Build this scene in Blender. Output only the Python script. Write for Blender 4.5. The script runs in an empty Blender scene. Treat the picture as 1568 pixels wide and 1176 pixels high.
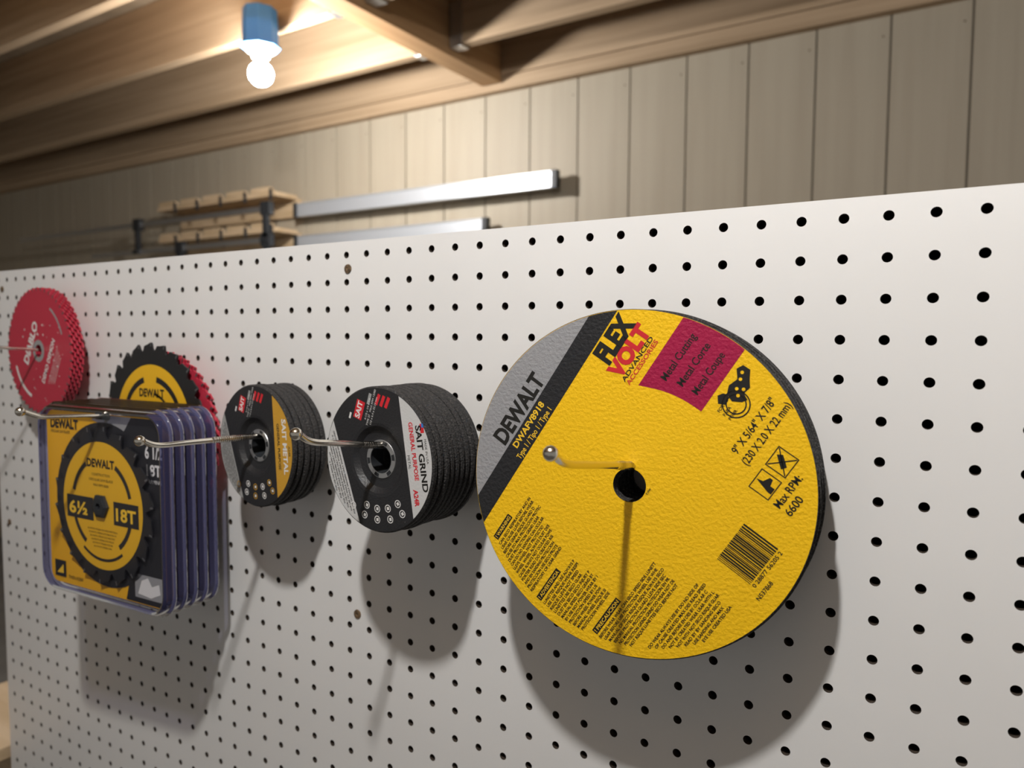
import bpy, math, random
import numpy as np
from mathutils import Matrix, Vector
random.seed(7)
Z0=1.525
S=bpy.context.scene
S.view_settings.view_transform='Standard'
S.view_settings.look='None'
pi=math.pi

# ---------------------------------------------------------------- materials
def newmat(name,col,rough=.5,metal=0,spec=.5,alpha=1,trans=0,emis=None,es=0,noise=None,bump=None,coat=0):
    m=bpy.data.materials.new(name);m.use_nodes=True;nt=m.node_tree;N=nt.nodes;L=nt.links
    b=N['Principled BSDF'];b.inputs['Base Color'].default_value=(*col,1)
    b.inputs['Roughness'].default_value=rough;b.inputs['Metallic'].default_value=metal
    b.inputs['Specular IOR Level'].default_value=spec;b.inputs['Alpha'].default_value=alpha
    b.inputs['Transmission Weight'].default_value=trans
    b.inputs['Coat Weight'].default_value=coat
    if emis: b.inputs['Emission Color'].default_value=(*emis,1);b.inputs['Emission Strength'].default_value=es
    def coord(sc):
        mp=N.new('ShaderNodeMapping');mp.inputs['Scale'].default_value=sc
        t=N.new('ShaderNodeTexCoord');L.new(t.outputs['Object'],mp.inputs[0]);return mp
    if noise:
        sc,c2,lo,hi=noise
        mp=coord(sc);n=N.new('ShaderNodeTexNoise');n.inputs['Scale'].default_value=1;n.inputs['Detail'].default_value=6
        L.new(mp.outputs[0],n.inputs[0]);r=N.new('ShaderNodeValToRGB')
        r.color_ramp.elements[0].position=lo;r.color_ramp.elements[1].position=hi
        r.color_ramp.elements[0].color=(*col,1);r.color_ramp.elements[1].color=(*c2,1)
        L.new(n.outputs['Fac'],r.inputs[0]);L.new(r.outputs[0],b.inputs['Base Color'])
    if bump:
        sc,st,dist=bump
        mp=coord(sc);n=N.new('ShaderNodeTexNoise');n.inputs['Scale'].default_value=1;n.inputs['Detail'].default_value=3
        L.new(mp.outputs[0],n.inputs[0]);bp=N.new('ShaderNodeBump');bp.inputs['Strength'].default_value=st;bp.inputs['Distance'].default_value=dist
        L.new(n.outputs['Fac'],bp.inputs['Height']);L.new(bp.outputs[0],b.inputs['Normal'])
    return m
def clearmat(name,tint,gl,rough,body,bodyc):
    """thin clear plastic: tinted transparency + a little body colour + fresnel gloss"""
    m=bpy.data.materials.new(name);m.use_nodes=True;nt=m.node_tree;N=nt.nodes;L=nt.links;N.clear()
    o=N.new('ShaderNodeOutputMaterial');t=N.new('ShaderNodeBsdfTransparent');t.inputs[0].default_value=(*tint,1)
    d=N.new('ShaderNodeBsdfDiffuse');d.inputs[0].default_value=(*bodyc,1)
    g=N.new('ShaderNodeBsdfGlossy');g.inputs['Roughness'].default_value=rough;g.inputs[0].default_value=(1,1,1,1)
    lw=N.new('ShaderNodeLayerWeight');lw.inputs[0].default_value=gl
    a=N.new('ShaderNodeMixShader');a.inputs[0].default_value=body;L.new(t.outputs[0],a.inputs[1]);L.new(d.outputs[0],a.inputs[2])
    c=N.new('ShaderNodeMixShader');L.new(lw.outputs['Fresnel'],c.inputs[0]);L.new(a.outputs[0],c.inputs[1]);L.new(g.outputs[0],c.inputs[2])
    L.new(c.outputs[0],o.inputs[0]);return m
U=lambda s:(s,s,s)
lb=(U(420),.6,.0012)
M=dict(
 peg=newmat('pegboard_white',(.80,.79,.775),.42,noise=((6,6,6),(.77,.76,.745),.35,.7),bump=(U(90),.06,.001)),
 pegh=newmat('pegboard_core',(.045,.032,.022),.9),
 yellow=newmat('label_yellow',(.93,.55,.006),.42,bump=lb),
 black=newmat('label_black',(.018,.018,.02),.45,bump=lb),
 silver=newmat('label_silver',(.38,.38,.395),.38,metal=.25,bump=lb),
 magenta=newmat('label_crimson',(.36,.006,.055),.45,bump=lb),
 ink=newmat('ink_black',(.012,.011,.009),.5),
 inkr=newmat('ink_red',(.62,.02,.03),.5),
 inky=newmat('ink_yellow',(.9,.56,.03),.5),
 inkw=newmat('ink_white',(.75,.74,.72),.5),
 inkg=newmat('ink_grey',(.3,.3,.3),.5),
 abr=newmat('abrasive_edge',(.022,.021,.021),.85,noise=(U(900),(.13,.125,.12),.5,.75),bump=(U(700),.9,.001)),
 abrw=newmat('abrasive_wheel',(.018,.017,.017),.75,noise=(U(900),(.11,.10,.095),.52,.8),bump=(U(600),1,.0015)),
 wlab=newmat('wheel_label_black',(.018,.018,.020),.45,bump=(U(600),.5,.0006)),
 wwht=newmat('wheel_label_white',(.58,.58,.575),.5,bump=(U(500),.4,.0006)),
 wyel=newmat('wheel_label_amber',(.58,.31,.03),.5,bump=(U(500),.4,.0006)),
 wgry=newmat('wheel_label_grey',(.34,.34,.335),.5,bump=(U(500),.4,.0006)),
 steel=newmat('zinc_steel',(.76,.72,.64),.2,metal=1,bump=(U(300),.15,.0004)),  # slight warm tint stands in for yellow reflected from the discs
 hub=newmat('hub_steel',(.55,.55,.55),.35,metal=.9),
 alu=newmat('aluminium',(.66,.69,.73),.38,metal=.6),
 dark=newmat('dark_plastic',(.02,.022,.025),.5),
 bladeblk=newmat('blade_black',(.012,.012,.013),.38),
 carb=newmat('carbide',(.22,.22,.22),.35,metal=.8),
 bladeyel=newmat('blade_yellow',(.80,.45,.012),.45),
 bladered=newmat('blade_red',(.47,.028,.055),.4),
 card=newmat('card_yellow',(.84,.43,.01),.5),
 cardblk=newmat('card_black',(.012,.012,.014),.5),
 film=clearmat('blister_film',(.95,.95,.98),.06,.08,.01,(.6,.6,.8)),
 tray=clearmat('blister_side',(.40,.40,.58),.12,.15,.50,(.06,.06,.14)),
 trayrim=clearmat('blister_rim',(.50,.50,.70),.18,.1,.42,(.17,.17,.32)),
 wood=newmat('joist_wood',(.45,.32,.20),.7,noise=((1.2,40,40),(.31,.21,.12),.35,.75)),
 woody=newmat('beam_wood',(.46,.28,.135),.7,noise=((40,1.2,40),(.33,.18,.08),.35,.75)),
 ply=newmat('subfloor_wood',(.26,.19,.12),.8,noise=((8,3,8),(.19,.135,.08),.35,.7)),
 back=newmat('backing_shade',(.05,.038,.028),.9),  # near-black in the colour itself, standing for shade seen through the peg holes
 rack=newmat('rack_wood',(.60,.45,.29),.65,noise=((5,30,60),(.45,.32,.18),.35,.7)),
 panel=newmat('panel_tan',(.40,.345,.26),.6,noise=((30,30,1.5),(.365,.31,.23),.35,.7)),
 groove=newmat('panel_groove',(.11,.09,.06),.8),
 conc=newmat('concrete',(.25,.24,.22),.85,noise=(U(5),(.18,.17,.16),.3,.7)),
 blue=newmat('box_blue',(.03,.20,.60),.5),
 white=newmat('socket_white',(.75,.75,.72),.4),
 bulb=newmat('bulb_glow',(1,1,1),.5,emis=(1,.98,.955),es=1850),
 bulbr=newmat('bulb_glow_far',(1,1,1),.5,emis=(1,.98,.96),es=900),
 screw=newmat('screw_brown',(.16,.10,.05),.6,noise=(U(300),(.04,.03,.02),.4,.7)),
)

# ---------------------------------------------------------------- builder
class B:
    def __init__(s): s.v=[];s.f=[];s.m=[];s.sm=[];s.mats=[]
    def mi(s,k):
        if k not in s.mats:s.mats.append(k)
        return s.mats.index(k)
    def add(s,vs,fs,k,smooth=False,off=(0,0,0)):
        o=len(s.v);s.v+= [(a[0]+off[0],a[1]+off[1],a[2]+off[2]) for a in vs];i=s.mi(k)
        for f in fs:s.f.append([a+o for a in f]);s.m.append(i);s.sm.append(smooth)
    def box(s,x0,x1,y0,y1,z0,z1,k):
        v=[(x,y,z) for x in(x0,x1) for y in(y0,y1) for z in(z0,z1)]
        s.add(v,[(0,1,3,2),(4,6,7,5),(0,4,5,1),(2,3,7,6),(0,2,6,4),(1,5,7,3)],k)
    def lathe(s,prof,k,seg=96,axis='y',off=(0,0,0),ks=None,smooth=True):
        for j in range(len(prof)-1):
            (r0,a0),(r1,a1)=prof[j],prof[j+1];vs=[];fs=[]
            for i in range(seg):
                t=2*pi*i/seg;c,q=math.cos(t),math.sin(t)
                for r,a in((r0,a0),(r1,a1)):
                    vs.append((r*c,a,r*q) if axis=='y' else (r*c,r*q,a))
            for i in range(seg):
                n=(i+1)%seg;fs.append((2*i,2*i+1,2*n+1,2*n))
            s.add(vs,fs,ks[j] if ks else k,smooth,off)
    def rings(s,rings,k,smooth=True,caps=True):
        n=len(rings[0]);vs=[p for r in rings for p in r];fs=[]
        for j in range(len(rings)-1):
            for i in range(n):
                q=(i+1)%n;fs.append((j*n+i,j*n+q,(j+1)*n+q,(j+1)*n+i))
        if caps: fs.append(tuple(range(n))[::-1]);fs.append(tuple((len(rings)-1)*n+i for i in range(n)))
        s.add(vs,fs,k,smooth)
    def poly(s,pts,y,k,A=0,c=(0,0)):
        ca,sa=math.cos(A),math.sin(A)
        s.add([(c[0]+u*ca-w*sa,y,c[1]+u*sa+w*ca) for u,w in pts],[tuple(range(len(pts)))],k)
    def rect(s,u0,u1,w0,w1,y,k,A=0,c=(0,0)): s.poly([(u0,w0),(u1,w0),(u1,w1),(u0,w1)],y,k,A,c)
    def frame(s,u0,u1,w0,w1,t,y,k,A=0,c=(0,0)):
        s.rect(u0,u1,w0,w0+t,y,k,A,c);s.rect(u0,u1,w1-t,w1,y,k,A,c);s.rect(u0,u0+t,w0+t,w1-t,y,k,A,c);s.rect(u1-t,u1,w0+t,w1-t,y,k,A,c)
    def line(s,p,q,t,y,k,A=0,c=(0,0)):
        dx,dy=q[0]-p[0],q[1]-p[1];l=math.hypot(dx,dy);nx,ny=-dy/l*t/2,dx/l*t/2
        s.poly([(p[0]-nx,p[1]-ny),(q[0]-nx,q[1]-ny),(q[0]+nx,q[1]+ny),(p[0]+nx,p[1]+ny)],y,k,A,c)
    def arc(s,r0,r1,t0,t1,y,k,c=(0,0),n=24):
        vs=[];fs=[]
        for i in range(n+1):
            t=t0+(t1-t0)*i/n
            for r in(r0,r1):vs.append((c[0]+r*math.cos(t),y,c[1]+r*math.sin(t)))
        for i in range(n):fs.append((2*i,2*i+1,2*i+3,2*i+2))
        s.add(vs,fs,k)
    def text(s,st,u,w,cap,y,k,A=0,c=(0,0),width=None,bold=0,align=0,aspect=1):
        if not st.strip():return
        cu=bpy.data.curves.new('t','FONT');cu.body=st;cu.size=1;cu.offset=bold;cu.resolution_u=3
        ob=bpy.data.objects.new('t',cu);S.collection.objects.link(ob)
        me=bpy.data.meshes.new_from_object(ob.evaluated_get(bpy.context.evaluated_depsgraph_get()))
        P=[(v.co.x,v.co.y) for v in me.vertices];F=[tuple(p.vertices) for p in me.polygons]
        bpy.data.objects.remove(ob);bpy.data.curves.remove(cu);bpy.data.meshes.remove(me)
        if not P:return
        x0=min(p[0] for p in P);x1=max(p[0] for p in P)
        sy=cap/.72;sx=sy*aspect
        if width:sx=width/(x1-x0)
        W=(x1-x0)*sx;ca,sa=math.cos(A),math.sin(A);vs=[]
        for px,py in P:
            a=u-align*W+(px-x0)*sx;b=w+py*sy
            vs.append((c[0]+a*ca-b*sa,y,c[1]+a*sa+b*ca))
        s.add(vs,F,k)
    def make(s,name,loc=(0,0,0),rz=0,parent=None,bevel=0):
        me=bpy.data.meshes.new(name);me.from_pydata(s.v,[],s.f)
        for k in s.mats:me.materials.append(M[k])
        me.polygons.foreach_set('material_index',s.m);me.polygons.foreach_set('use_smooth',s.sm);me.update()
        ob=bpy.data.objects.new(name,me);S.collection.objects.link(ob)
        ob.location=loc;ob.rotation_euler=(0,0,rz)
        if parent:ob.parent=parent
        if bevel:
            bm=ob.modifiers.new('b','BEVEL');bm.width=bevel;bm.segments=2;bm.limit_method='ANGLE'
        return ob
def seg_pts(r,wlo,whi,n=60):
    wlo=max(wlo,-r);whi=min(whi,r)
    a0=math.asin(wlo/r);a1=math.asin(whi/r)
    right=[(r*math.cos(a0+(a1-a0)*i/n),r*math.sin(a0+(a1-a0)*i/n)) for i in range(n+1)]
    left=[(-x,y) for x,y in reversed(right)]
    pts=right+left;out=[]
    for p in pts:
        if not out or math.hypot(p[0]-out[-1][0],p[1]-out[-1][1])>1e-7:out.append(p)
    if math.hypot(out[0][0]-out[-1][0],out[0][1]-out[-1][1])<1e-7:out.pop()
    return out
mm=.001

# ---------------------------------------------------------------- room shell
b=B()
x=-.056+.2032*9
while x>-6.3:
    b.box(x-.2032+.0028,x-.0028,1.945,1.957,-1.525+Z0,.93+Z0,'panel');x-=.2032
b.box(-6.3,1.9,1.951,1.97,Z0-1.525,Z0+.93,'groove')
for i in range(34):
    xx=-.056+.2032*8-.2032*i-.02
    for zz in(.80,.30):
        b.add([(xx+.003*math.cos(t*pi/4),1.9445,Z0+zz+.003*math.sin(t*pi/4)) for t in range(8)],[tuple(range(8))],'groove')
b.make('wall_back')
b=B();b.box(-6.35,-6.3,-3,1.97,0,Z0+1.16,'panel');b.make('wall_left')
b=B();b.box(-6.35,2,-3,1.97,-.05,0,'conc');b.make('floor')
b=B();b.box(-6.35,2,-3,1.97,Z0+1.142,Z0+1.17,'ply');b.make('ceiling')
b=B();b.box(-6.3,1.9,1.907,1.944,Z0+.856,Z0+.905,'wood');b.box(-6.3,1.9,1.9,1.944,Z0+.907,Z0+1.141,'wood');b.make('trim_wall_plate')
b=B()
for y in(1.61,1.2,.80,.39,-.02,-.43,-.84,-1.25,-1.66):
    b.box(-6.29,-1.675,y-.038,y,Z0+.906,Z0+1.141,'wood')
    b.box(-1.575,1.9,y-.038,y,Z0+.906,Z0+1.141,'wood')
    for xx in(-1.677,-1.573):
        d=-.05 if xx<-1.6 else .05
        b.box(min(xx,xx+d),max(xx,xx+d),y-.041,y-.0385,Z0+.903,Z0+1.05,'hub')
        b.box(min(xx,xx+d),max(xx,xx+d),y+.0005,y+.003,Z0+.903,Z0+1.05,'hub')
        b.box(min(xx,xx+d),max(xx,xx+d),y-.041,y+.003,Z0+.9,Z0+.9055,'hub')
b.make('ceiling_joists',bevel=.002)
b=B();b.box(-1.668,-1.578,-2.9,1.898,Z0+.880,Z0+1.141,'woody');b.make('ceiling_beam',bevel=.003)

# ---------------------------------------------------------------- light fixtures
def fixture(loc,k,r=.035,name='ceiling_light_fixture'):
    b=B()
    b.lathe([(0,.10),(.052,.10),(.055,.04),(.055,-.01),(.060,-.01),(.060,-.018),(0,-.018)],'blue',seg=8,axis='z',smooth=False)
    b.lathe([(.050,-.018),(.044,-.028),(.030,-.036),(.026,-.048),(0,-.048)],'white',seg=32,axis='z')
    prof=[(.013,-.045),(.014,-.06)]+[(r*math.sin(t),-.098+r*math.cos(t)) for t in np.linspace(.55,pi-.001,14)]
    b.lathe(prof,k,seg=24,axis='z')
    return b.make(name,loc)
fixture((-1.965,1.100,Z0+.845),'bulbr',.037)
fixture((-.145,-.65,Z0+.845),'bulb',.024)

# ---------------------------------------------------------------- pegboard
b=B();I=.0254;r=.0032;ns=16
c0,c1,nr=-47,12,48
hs=I/2;vs=[];ff=[];fh=[]
T=.006
def sq(t):
    c,s_=math.cos(t),math.sin(t);m=max(abs(c),abs(s_));return hs*c/m,hs*s_/m
ang=[pi/4+2*pi*i/ns for i in range(ns)]
for ci in range(c0,c1+1):
    for rj in range(nr):
        cx,cz=ci*I,-rj*I;o=len(vs)
        for t in ang: q=sq(t);vs.append((cx+q[0],0,cz+q[1]))
        for t in ang: vs.append((cx+r*math.cos(t),0,cz+r*math.sin(t)))
        for t in ang: vs.append((cx+r*math.cos(t),T,cz+r*math.sin(t)))
        for t in ang: q=sq(t);vs.append((cx+q[0],T,cz+q[1]))
        for i in range(ns):
            n=(i+1)%ns
            ff.append((o+i,o+n,o+ns+n,o+ns+i))
            fh.append((o+ns+i,o+ns+n,o+2*ns+n,o+2*ns+i));fh.append((o+2*ns+i,o+2*ns+n,o+3*ns+n,o+3*ns+i))
b.add(vs,ff,'peg');i2=b.mi('pegh')
for f in fh:b.f.append(list(f));b.m.append(i2);b.sm.append(False)
xa,xb,za,zb=c0*I-hs,c1*I+hs,-(nr-1)*I-hs,hs
for q in([(xa,0,zb),(xb,0,zb),(xb,T,zb),(xa,T,zb)],[(xa,0,za),(xb,0,za),(xb,T,za),(xa,T,za)],[(xb,0,za),(xb,0,zb),(xb,T,zb),(xb,T,za)]):
    b.add(q,[(0,1,2,3)],'peg')
b.box(xa-.007,xa,0,T,za,zb,'peg')
for sx,sz in((-.508,-.013),(-.4995,-.343),(-1.185,-.013),(-1.19,-.35),(.2,-.013)):
    b.lathe([(.0045,0),(.0042,-.001),(.002,-.0014),(0,-.0006)],'screw',seg=14,off=(sx+.002,0,sz))
b.make('pegboard',(0,0,Z0))
b=B()
for x0,x1 in((xa,xa+.038),(-.53,-.49),(xb-.038,xb)):b.box(x0,x1,T+.001,T+.089,-1.525,zb-.008,'back')
b.box(xa+.04,-.532,T+.001,T+.036,za,za+.09,'back');b.box(-.488,xb-.04,T+.001,T+.036,za,za+.09,'back')
b.box(xa,xb,T+.0005,T+.1,zb-.007,zb-.001,'ply')  # added unseen cap, stops light from above reaching behind the holes
b.box(xa,xb,T+.091,T+.1,za,zb-.008,'back')  # added unseen sheet closing the back so the holes look black
b.make('pegboard_frame_light_block',(0,0,Z0))
b=B();b.box(-1.46,-1.225,-.16,.12,-.72,-.70,'rack');b.box(-1.46,-1.225,.06,.08,-.86,-.721,'rack');b.box(-1.46,-1.44,-.12,.06,-.80,-.721,'rack')
b.box(-1.46,-1.225,.085,.12,-1.525,-.721,'wood')
b.make('wood_shelf',(0,0,Z0),bevel=.002)

# ---------------------------------------------------------------- hooks
def hook(path,R=.0023,ball=.0044,knurl=None):
    b=B();P=[np.array(p,float) for p in path]
    Q=[]
    for i in range(len(P)-1):
        p0=P[max(i-1,0)];p1=P[i];p2=P[i+1];p3=P[min(i+2,len(P)-1)]
        n=max(4,int(np.linalg.norm(p2-p1)/.0007))
        for j in range(n):
            t=j/n;Q.append(.5*((2*p1)+(-p0+p2)*t+(2*p0-5*p1+4*p2-p3)*t*t+(-p0+3*p1-3*p2+p3)*t**3))
    Q.append(P[-1]);rg=[]
    for i,q in enumerate(Q):
        d=Q[min(i+1,len(Q)-1)]-Q[max(i-1,0)];d/=np.linalg.norm(d);nn=np.array([-d[1],d[0]])
        rr=R
        if knurl and knurl[0]<-q[0]<knurl[1]: rr=R*(1.12+.16*math.sin(i*2.2))
        rg.append([(rr*math.cos(t),q[0]+nn[0]*rr*math.sin(t),q[1]+nn[1]*rr*math.sin(t)) for t in np.linspace(0,2*pi,16,endpoint=False)])
    b.rings(rg,'steel')
    e=Q[-1]
    pr=[(max(1e-5,ball*math.sin(t)),-ball*math.cos(t)) for t in np.linspace(0,pi,12)]
    vs=[];fs=[];n=18
    for rr,yy in pr:
        for t in range(n):vs.append((rr*math.cos(2*pi*t/n),e[0]+yy-ball*.5,e[1]+rr*math.sin(2*pi*t/n)))
    for j in range(len(pr)-1):
        for t in range(n):q=(t+1)%n;fs.append((j*n+t,j*n+q,(j+1)*n+q,(j+1)*n+t))
    b.add(vs,fs,'steel',True)
    z=path[0][1]
    b.box(-.006,.006,-.0018,-.0002,z-.014,z+.014,'steel')
    return b
def put_hook(x,path,**k): return hook(path,**k).make('pegboard_hook',(x,0,Z0))
put_hook(-.189,[(-.001,-.170),(-.04,-.163),(-.08,-.1565),(-.13,-.149),(-.152,-.1455),(-.163,-.142),(-.1715,-.1365)],knurl=(.06,.09))
put_hook(-.393,[(-.001,-.172),(-.04,-.166),(-.082,-.1605),(-.13,-.153),(-.147,-.1505),(-.156,-.1475),(-.163,-.1425)],knurl=(.06,.10))
put_hook(-.570,[(-.001,-.174),(-.04,-.171),(-.08,-.169),(-.13,-.1675),(-.150,-.167),(-.160,-.165),(-.168,-.161)],knurl=(.02,.105))
put_hook(-.750,[(-.001,-.164),(-.05,-.162),(-.10,-.1585),(-.14,-.1555),(-.158,-.154),(-.167,-.151),(-.1745,-.1475)])
put_hook(-.775,[(-.001,-.172),(-.018,-.171),(-.034,-.170),(-.0375,-.1685)],ball=.003)
put_hook(-1.013,[(-.001,-.099),(-.05,-.095),(-.10,-.091),(-.14,-.088),(-.158,-.086),(-.170,-.080)],R=.0019)

# ---------------------------------------------------------------- big cutting discs
b=B();A=math.radians(57);R=.1143
nd=17
for i in range(nd):
    y=i*.00255;ox,oz=(0,0) if i==0 else (random.uniform(-.0014,.0024),random.uniform(-.0018,.0006))
    b.lathe([(.0111,y),(R-.0004,y),(R,y+.0004),(R,y+.0015),(R-.0005,y+.0020),(.0111,y+.0020),(.0111,y)],'abr',seg=160,off=(ox,0,oz),
        ks=['yellow' if i==0 else 'abr','abr','abr','abr','abr','abr'])
Rf=R-.0006
y1,y2=-.00008,-.00016
b.poly(seg_pts(Rf,.0845,.2),y1,'silver',A)
b.poly(seg_pts(Rf,.070,.0845),y1,'black',A)
pts=[]
for i in range(13):
    t=i/12;w=.0315-.042*t;u=.0575+.0095*t+.003*math.sin(pi*t);pts.append((u,w))
w0,w1=-.0105,.0315
for i in range(13):
    w=w0+(w1-w0)*i/12;pts.append((math.sqrt(Rf*Rf-w*w),w))
b.poly(pts,y1,'magenta',A)
def tx(s_,u,v,cap,k='ink',**kw):
    kw.setdefault('bold',.015)
    b.text(s_,u*mm,-v*mm,cap*mm,y2,k,A,**kw)
tx('DEWALT',-33,-87.0,11.5,width=56*mm,bold=.04)
tx('DWAFV8918',-29,-78.2,4.4,'inky',width=38*mm,bold=.03)
tx('Type 1 / Tipo 1 / Type 1',-34,-71.8,4,'inky',width=43*mm)
tx('FLEX',57,-55.5,13,width=33*mm,bold=.06);tx('VOLT',53,-44,10.5,'inkr',width=38*mm,bold=.06)
tx('ADVANCED',54,-40.0,3,width=34*mm);tx('ACCESSORIES',54,-36.2,3,'inkr',width=34*mm)
tx('Metal Cutting',70,-18,5,width=34*mm);tx('Metal Corte',73,-7.5,5,width=31*mm);tx('Metal Coupe',74,3,5,width=30*mm)
tx('9" X 5/64" X 7/8"',58,43,5,width=40*mm);tx('(230 X 2.0 X 22 mm)',56,51.5,5,width=45*mm)
tx('Max RPM:',46,81,5,width=23*mm);tx('6600',46,88.5,5,width=13*mm)
tx('FOR',73,20,2);tx('PARA',73,24,2);tx('POUR',73,28,2)
tx('T1FW',2,13,1.4);tx('N537868',-8,104,2.8)
def pp(pts,k='ink',y=y2): b.poly([(u*mm,-v*mm) for u,v in pts],y,k,A)
def cc(u,v): return (u*mm*math.cos(A)+v*mm*math.sin(A),u*mm*math.sin(A)-v*mm*math.cos(A))
pp([(86,27),(83,22),(85,17),(90,15),(96,17),(101,13),(105,15),(105,20),(100,23),(96,26),(91,25),(89,29)])
pp([(77,16),(81,13),(84,15),(85,18),(82,20),(79,20)])
for rr in(.0055,.0078):b.arc(rr,rr+.0008,0,2*pi,y2,'ink',c=cc(83,25),n=32)
for u,v in((91,20),(97,18.5),(88,23),(101,17),(93,23.5)):b.arc(0,.0011,0,2*pi,y2-.00006,'yellow',c=cc(u,v),n=10)
for u in(46,63):
    b.frame(u*mm,(u+14)*mm,-.073,-.059,.0006,y2,'ink',A)
b.line((.064,-.072),(.076,-.060),.0007,y2,'ink',A);b.line((.064,-.060),(.076,-.072),.0007,y2,'ink',A)
pp([(66,68),(72,61),(74,64),(69,70)])
pp([(50,70),(52,63),(53,60),(54,64),(58,66),(58,68),(54,69),(54,72),(50,72)])
u=-3.0
while u<25:
    w=random.choice((.4,.5,.8,1.1));b.rect(u*mm,(u+w)*mm,-.094,-.070,y2,'ink',A);u+=w+random.choice((.35,.45,.7))
tx('0 28877 56205 2',-3,97.6,2.6,width=28*mm)
words='ALWAYS WEAR EYE AND RESPIRATORY PROTECTION USE GUARD DO NOT GRIND WITH SIDE OF WHEEL MAX SPEED CAN CAUSE INJURY READ MANUAL BEFORE USE LLEVE PROTECCION OCULAR NO USAR EN SECO DUST CREATED BY POWER SANDING PORTER DES LUNETTES RISQUE'.split()
def lines(v0,v1,step,endf,cap=2.0):
    v=v0
    while v<=v1:
        us=-math.sqrt(108.5**2-v*v)+1.5;ue=endf(v)-random.uniform(0,6)
        n=max(1,int((ue-us)/1.55));st=''
        while len(st)<n:st+=random.choice(words)+' '
        tx(st[:n],us,v,cap,width=(ue-us)*mm,bold=.022);v+=step
def lab(st,u0,u1,v):
    b.rect(u0*mm,u1*mm,-(v+.9)*mm,-(v-3.4)*mm,y1*1.2,'ink',A)
    tx('! '+st,u0+1,v,2.5,'inky',width=(u1-u0-2)*mm,bold=.02)
lab('WARNING',-93,-72,-55);lines(-50.5,-11,3.1,lambda v:-47-(v+50)*.5)
lab('ADVERTENCIA',-107,-80,-5.5);lines(-1,33,3.1,lambda v:-66+.08*v)
lab('PRECAUCION',-98,-68,38);lines(42.5,64,3.1,lambda v:-28)
lines(71,95,3.3,lambda v:-21)
b.make('cutting_disc_stack',(-.190,-.067,Z0-.1715),.105)

# ---------------------------------------------------------------- grinding wheels
def wheels(n,amber,loc,rz,name='grinding_wheel_stack'):
    b=B();R=.0572
    for i in range(n):
        y=i*.0065;ox,oz=(0,0) if i==0 else (random.uniform(-.0008,.0014),random.uniform(-.0012,.0004))
        pf=[(.0112,y+.0046),(.0175,y+.0046),(.0225,y+.0040),(.0265,y+.0004),(.029,y),(R-.0012,y),(R,y+.0012),(R,y+.0042),(R-.0014,y+.0055),(.0265,y+.0055),(.0225,y+.0095),(.0112,y+.0100),(.0112,y+.0046)]
        b.lathe(pf,'abrw',seg=96,off=(ox,0,oz),ks=['wlab']*5+['abrw']*7 if i==0 else ['abrw']*12)
    b.lathe([(.0112,.0041),(.0150,.0041),(.0153,.0046)],'hub',seg=48)
    for t in range(6):b.arc(.0118,.0146,t*pi/3,t*pi/3+.35,.00395,'dark',n=4)
    b.lathe([(.0112,.0041),(.0106,.0041),(.0106,.030)],'dark',seg=48)
    yl=-.00008;yt=-.00016;Rl=R-.0016
    a1=math.radians(9 if not amber else 4)-pi/2
    kk='wyel' if amber else 'wwht'
    b.poly(seg_pts(Rl,.0305,.2,30),yl,kk,a1)
    def t1(s_,u,w,cap,k,**kw):b.text(s_,u*mm,w*mm,cap*mm,yt,k,a1,align=.5,**kw)
    if not amber:
        t1('SAIT GRIND',2,43.5,5.5,'ink',width=50*mm,bold=.03)
        t1('GENERAL PURPOSE',-4,37,4,'inkr',width=44*mm,bold=.03)
        t1('A24R',31,34,4.4,'inkr',width=13*mm,bold=.04);t1('METAL',4,32,2.6,'ink');t1('MADE IN USA',-3,50.5,2.2,'ink')
        b.rect(-.024,-.017,.048,.0515,yt,'inkr',a1);b.rect(-.024,-.021,.0495,.0515,yt*1.3,'blue',a1)
    else:
        t1('SAIT METAL',0,42.5,6,'inkw',width=50*mm,bold=.03);t1('GENERAL PURPOSE',0,35,3.4,'ink',width=42*mm,bold=.02);t1('A24R',4,50,3,'ink')
    a2=math.radians(200)-pi/2
    b.poly(seg_pts(Rl,.036,.2,30),yl,'wwht' if not amber else 'wgry',a2)
    for j in range(6):
        w=38+j*2.7;h=math.sqrt(max(1,54**2-w*w))-4
        if h>4:b.text('FOR USE ON ANGLE GRINDERS ONLY WARNING SAFETY GUARD'[:int(h*1.5)],0,w*mm,.0016,yt,'ink',a2,align=.5,width=2*h*mm,bold=.02)
    for (cx,cz,l,h,an,k) in((-19,38,15,9,72,'inkr'),(-8,47,9,3,72,'wgry'),(1,47,3,9,-25,'inkr'),(6,46,3,9,-25,'inkr'),(11,45,3,9,-25,'inkr'),(-29,33,5,2,72,'inkw')):
        b.rect(-l/2*mm,l/2*mm,-h/2*mm,h/2*mm,yl,k,math.radians(an),(cx*mm,cz*mm))
    b.text('SAIT',0,-.002,.005,yt,'inkw',math.radians(72),(-.019,.038),align=.5,bold=.03)
    for j,st in enumerate(('4-1/2 x 1/4 x 7/8','TYPE 27   MAX RPM 13300','115 x 6.4 x 22.23 mm')):
        b.text(st,0,(-.002-.0032*j),.0019,yt,'inkw',math.radians(72),(-.012,.036),align=.3)
    for j in range(5):
        t=math.radians(-124+j*17)
        for rr in (.047,.0385):
            if rr<.04 and j in(0,):continue
            c=(rr*math.cos(t),rr*math.sin(t));b.arc(.0024,.0031,0,2*pi,yt,'inkw' if not amber or j%2 else 'wyel',c=c,n=16)
            b.rect(-.0012,.0012,-.0010,.0014,yt,'inkw',t,c)
    return b.make(name,loc,rz)
wheels(9,False,(-.393,-.085,Z0-.1715),-.033)
wheels(6,True,(-.568,-.060,Z0-.1785),-.075)

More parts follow.
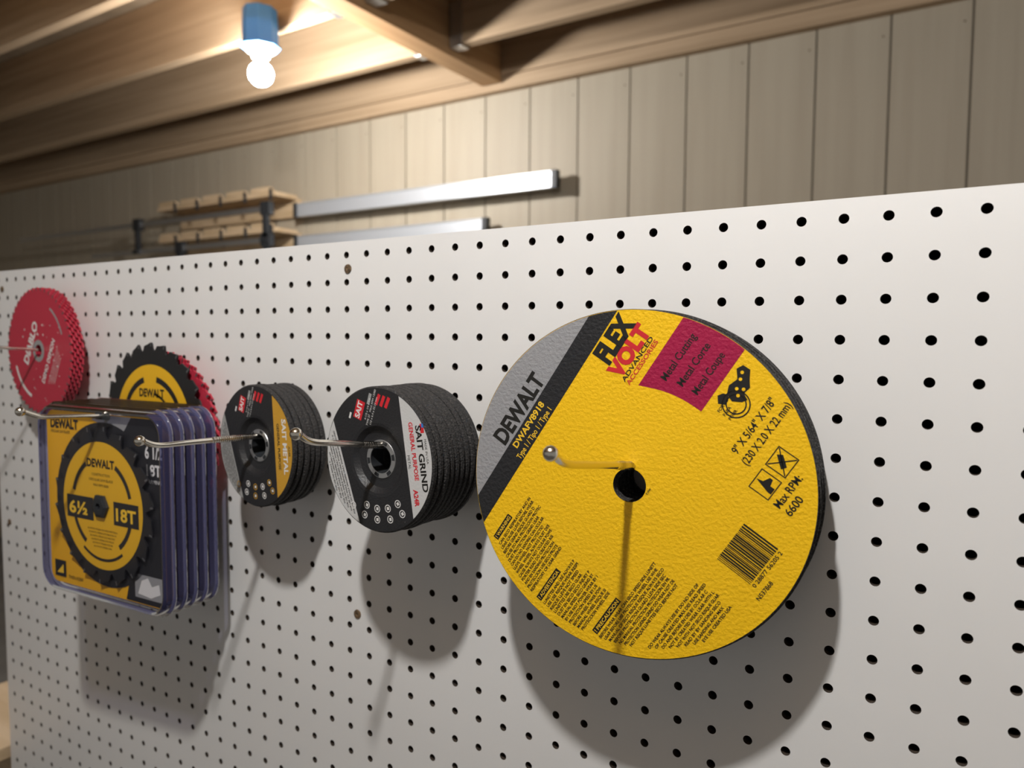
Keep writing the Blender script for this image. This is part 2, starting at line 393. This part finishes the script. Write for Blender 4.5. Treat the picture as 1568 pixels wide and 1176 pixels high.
# ---------------------------------------------------------------- saw blades
def blade(b,R,nt,y,th,k,kt,hole=.008,c=(0,0),g=.010,rot=0):
    shape=[(0,1.0),(.06,.985),(.10,.80),(.16,.25),(.24,0),(.34,.06),(.42,.35),(.50,.66),(.62,.70),(.80,.80),(.97,.98)]
    out=[]
    for i in range(nt):
        for t,h in shape:
            a=-(i+t)/nt*2*pi+rot;rr=R-g*(1-h);out.append((rr*math.cos(a),rr*math.sin(a)))
    ang=[math.atan2(p[1],p[0]) for p in out]
    def ring(r,yy):return [(c[0]+r*math.cos(a),yy,c[1]+r*math.sin(a)) for a in ang]
    o1=[(c[0]+p[0],y,c[1]+p[1]) for p in out];o2=[(c[0]+p[0],y+th,c[1]+p[1]) for p in out]
    b.rings([ring(hole,y),ring(R*.8,y),o1,o2,ring(R*.8,y+th),ring(hole,y+th),ring(hole,y)],k,smooth=False,caps=False)
    for i in range(nt):
        a=-(i+.03)/nt*2*pi+rot
        b.rect(R-.0045,R+.0002,-.0011,.0008,y-.0003,kt,a,c)
def disc(b,r0,r1,y,k,c=(0,0)): b.arc(r0,r1,0,2*pi,y,k,c=c,n=72)

b=B();R=.0945
blade(b,R,24,0,.0018,'bladeblk','carb',g=.009)
disc(b,.008,.070,-.0001,'bladeyel')
b.arc(.051,.0575,math.radians(15),math.radians(80),-.0002,'bladeblk');b.arc(.051,.0575,math.radians(105),math.radians(165),-.0002,'bladeblk')
b.arc(.036,.039,math.radians(15),math.radians(80),-.0002,'bladeblk')
b.rect(-.064,-.022,-.004,.024,-.0002,'bladeblk');b.text('7-1/4"',-.060,.004,.012,-.0003,'inky',width=.034,bold=.03)
b.text('DEWALT',0,.034,.009,-.0002,'ink',width=.047,align=.5,bold=.04)
b.text('24T',.025,.002,.012,-.0002,'ink',bold=.03);disc(b,.008,.014,-.0002,'bladeblk')
b.make('circular_saw_blade',(-.778,-.030,Z0-.179))
b=B();R=.0921
for i in range(2):blade(b,R,40,i*.003,.0018,'bladered','carb',g=.005,rot=.07+i*.1)
b.make('circular_saw_blade',(-.765,-.024,Z0-.186))
b=B();R=.0805
for i in range(5):blade(b,R,48,i*.0032,.0018,'bladered','carb',g=.0035,rot=i*.05)
a=math.radians(62)
b.text('DIABLO',0,.016,.012,-.0002,'inkw',a,width=.060,align=.5,bold=.04)
b.text('DEMO DEMON',0,-.030,.007,-.0002,'inkw',a,width=.062,align=.5,bold=.03)
for j in range(4):b.text('CARBIDE RECIPROCATING STEEL',0,-.040-.004*j,.0022,-.0002,'inkw',a,align=.5,width=.05-.004*j)
b.arc(.060,.064,math.radians(200),math.radians(250),-.0002,'inkw');b.arc(.060,.063,math.radians(20),math.radians(60),-.0002,'inkg')
for j in range(36):
    t=random.uniform(0,2*pi);rr=random.uniform(.02,.066);b.arc(0,random.uniform(.0006,.0016),0,2*pi,-.00015,'inkw',c=(rr*math.cos(t),rr*math.sin(t)),n=6)
disc(b,.008,.014,-.0002,'inkg')
b.make('circular_saw_blade',(-1.015,-.034,Z0-.0975))

# ---------------------------------------------------------------- packaged blades
def rrect(w,h,r,n=8,cx=0,cz=0):
    pts=[]
    for (sx,sz,a0) in((1,-1,-pi/2),(1,1,0),(-1,1,pi/2),(-1,-1,pi)):
        for i in range(n+1):
            t=a0+pi/2*i/n;pts.append((cx+sx*(w/2-r)+r*math.cos(t),cz+sz*(h/2-r)+r*math.sin(t)))
    return pts
b=B();W,H=.212,.205;cx=-.004
def rp(w,h,r,y):return [(p[0],y,p[1]) for p in rrect(w,h,r,cx=cx)]
for i in range(5):
    y=i*.0126;ox=random.uniform(-.001,.001)
    rg=[rp(W-.012,H-.012,.02,y+.0006),rp(W-.008,H-.008,.022,y),rp(W-.004,H-.004,.024,y+.002),rp(W-.003,H-.003,.024,y+.0085),rp(W+.003,H+.003,.026,y+.0095),rp(W+.003,H+.003,.026,y+.0108),rp(W-.006,H-.006,.024,y+.0112)]
    rg=[[(p[0]+ox,p[1],p[2]) for p in g_] for g_ in rg]
    b.rings(rg[:2],'trayrim',caps=False);b.rings(rg[1:4],'tray',caps=False);b.rings(rg[3:],'trayrim',caps=False)
    b.poly(rrect(W-.02,H-.02,.016,cx=cx),y+.0092,'cardblk')
    if i:b.poly(rrect(W-.021,H-.021,.016,cx=cx),y+.0088,'card')
b.poly(rrect(W-.012,H-.012,.02,cx=cx),.0006,'film')
yc=.0078
b.poly(rrect(W-.016,H-.016,.012,cx=cx),yc,'card')
b.poly([(.045,.0935),(.093,.0935),(.093,-.0935),(.030,-.0935),(.040,-.06),(.060,-.02),(.060,.04),(.030,.075)],yc-.0003,'cardblk')
b.poly([(.030,.0935),(.045,.0935),(.030,.075),(-.02,.088),(-.02,.0935)],yc-.0003,'inkg')
disc(b,0,.086,yc-.0006,'cardblk')
b.text('DEWALT',-.094,.076,.010,yc-.0006,'ink',width=.050,bold=.04)
b.text('CIRCULAR SAW BLADE',-.094,.0705,.003,yc-.0006,'ink',width=.035)
b.text('6 1/2',.066,.055,.012,yc-.0006,'inkw',width=.026,bold=.03);b.text('18T',.068,.038,.011,yc-.0006,'inkw',width=.022,bold=.03)
b.text('FRAMING',.068,.030,.004,yc-.0006,'inkw',width=.022)
b.rect(.045,.088,-.088,-.064,yc-.0006,'inkg')
b.poly([(.050,-.084),(.056,-.070),(.066,-.066),(.072,-.074),(.083,-.070),(.085,-.080),(.070,-.086)],yc-.0009,'inkw')
b.rect(-.094,-.074,-.088,-.070,yc-.0006,'cardblk');b.poly([(-.090,-.084),(-.078,-.084),(-.078,-.074)],yc-.0009,'inky')
b.text('THIN KERF',-.070,-.088,.004,yc-.0006,'ink')
yb=.0032
blade(b,.0825,18,yb,.0016,'bladeblk','carb',g=.012,hole=.006,rot=.1)
disc(b,.0075,.0665,yb-.0002,'bladeyel')
y3=yb-.0004
b.text('DEWALT',0,.040,.0085,y3,'ink',width=.046,align=.5,bold=.04)
for j,st in enumerate(('CONSTRUCTION','CIRCULAR SAW BLADE','MAX RPM 8000')):b.text(st,0,.031-.0055*j,.0028,y3,'ink',align=.5)
b.rect(-.060,-.014,-.017,.007,y3,'bladeblk');b.text('6½',-.056,-.012,.013,y3-.0002,'inky',width=.032,bold=.03)
b.rect(.020,.060,-.017,.007,y3,'bladeblk');b.text('18T',.024,-.012,.013,y3-.0002,'inky',width=.032,bold=.03)
for a0,a1_ in((15,60),(120,165),(200,235),(305,340)):b.arc(.046,.051,math.radians(a0),math.radians(a1_),y3,'bladeblk')
for j in range(6):b.text('ALWAYS WEAR EYE PROTECTION'[:26-2*j],0,-.026-.0036*j,.0018,y3,'ink',align=.5,width=.05-.004*j)
b.arc(.055,.058,math.radians(235),math.radians(305),y3,'bladeblk')
b.lathe([(.013,yb-.0005),(.013,yb-.003),(.009,yb-.0045),(.004,yb-.0045),(.004,yb)],'dark',seg=6,smooth=False)
b.poly(rrect(.026,.007,.0034,cx=.010,cz=.0935),.0003,'dark')  # dark patch painted on the film in place of the shaded hang slot
b.make('packaged_saw_blade_stack',(-.758,-.103,Z0-.252),.06)

# ---------------------------------------------------------------- things on the far wall
def level(x0,x1,z0,z1):
    b=B();y0,y1=1.875,1.90
    t=.004
    b.box(x0,x1,y0,y1,z1-t,z1,'alu');b.box(x0,x1,y0,y1,z0,z0+t,'alu');b.box(x0,x1,y0+.004,y0+.010,z0+t,z1-t,'alu')
    b.box(x1,x1+.022,y0-.002,y1+.002,z0-.002,z1+.002,'dark');b.box(x0-.022,x0,y0-.002,y1+.002,z0-.002,z1+.002,'dark')
    for f in(.25,.7):
        xx=x0+(x1-x0)*f;b.box(xx-.012,xx+.012,y1-.004,1.9448,z0+.012,z1-.008,'dark')
    return b.make('aluminum_level',(0,0,Z0),bevel=.001)
level(-2.68,-1.345,.462,.523);level(-2.68,-1.65,.322,.376)
b=B()
def rack(z):
    x0,x1=-3.62,-2.725
    b.box(x0,x1,1.92,1.9448,z-.09,z-.005,'rack')
    n=5;w=(x1-x0)/n
    b.box(x0,x1,1.79,1.92,z-.012,z+.008,'rack')
    for i in range(n):
        a=x0+i*w
        b.rings([[(a+.012+q,y,z+.0085+h) for q,h in((0,0),(0,.018),(.008,.024),(w-.058,.024),(w-.045,.018),(w-.045,0))] for y in(1.79,1.812)],'rack',smooth=False)
        b.box(a+w-.03,a+w-.015,1.782,1.789,z-.03,z+.02,'dark')
def clamp(z,x0,x1):
    b.box(x0,x1,1.76,1.768,z-.012,z+.012,'hub')
    for xx in(x1-.02,x0+.55*(x1-x0)):
        b.box(xx-.03,xx+.03,1.75,1.78,z-.03,z+.03,'dark');b.box(xx-.015,xx+.015,1.75,1.77,z-.13,z-.03,'dark');b.box(xx-.03,xx+.02,1.745,1.775,z-.15,z-.13,'dark')
rack(.562);rack(.402)
clamp(.49,-5.0,-2.73);clamp(.35,-4.2,-2.73)
b.make('clamp_rack',(0,0,Z0),bevel=.001)

# ---------------------------------------------------------------- world, camera
w=bpy.data.worlds.new('w');S.world=w;w.use_nodes=True
w.node_tree.nodes['Background'].inputs[0].default_value=(1,.96,.91,1);w.node_tree.nodes['Background'].inputs[1].default_value=.23
R=[[0.8451978582615969, 0.534426387384516, 0.005386729726388089], [0.039436809344407325, -0.0523116924492238, -0.9978518050802088], [-0.5329965463853801, 0.84359464394947, -0.0652898019680269]]
cam=[0.0009416299378718906, -0.5129607129946991, -0.07451668804437223+Z0]
cd=bpy.data.cameras.new('camera');co=bpy.data.objects.new('camera',cd);S.collection.objects.link(co)
cd.sensor_width=36;cd.lens=1138.75/1568*36;cd.clip_start=.01;cd.clip_end=50
co.matrix_world=Matrix([[R[0][i],-R[1][i],-R[2][i],cam[i]] for i in range(3)]+[[0,0,0,1]])
cd.dof.use_dof=True;cd.dof.focus_distance=.52;cd.dof.aperture_fstop=7
S.camera=co
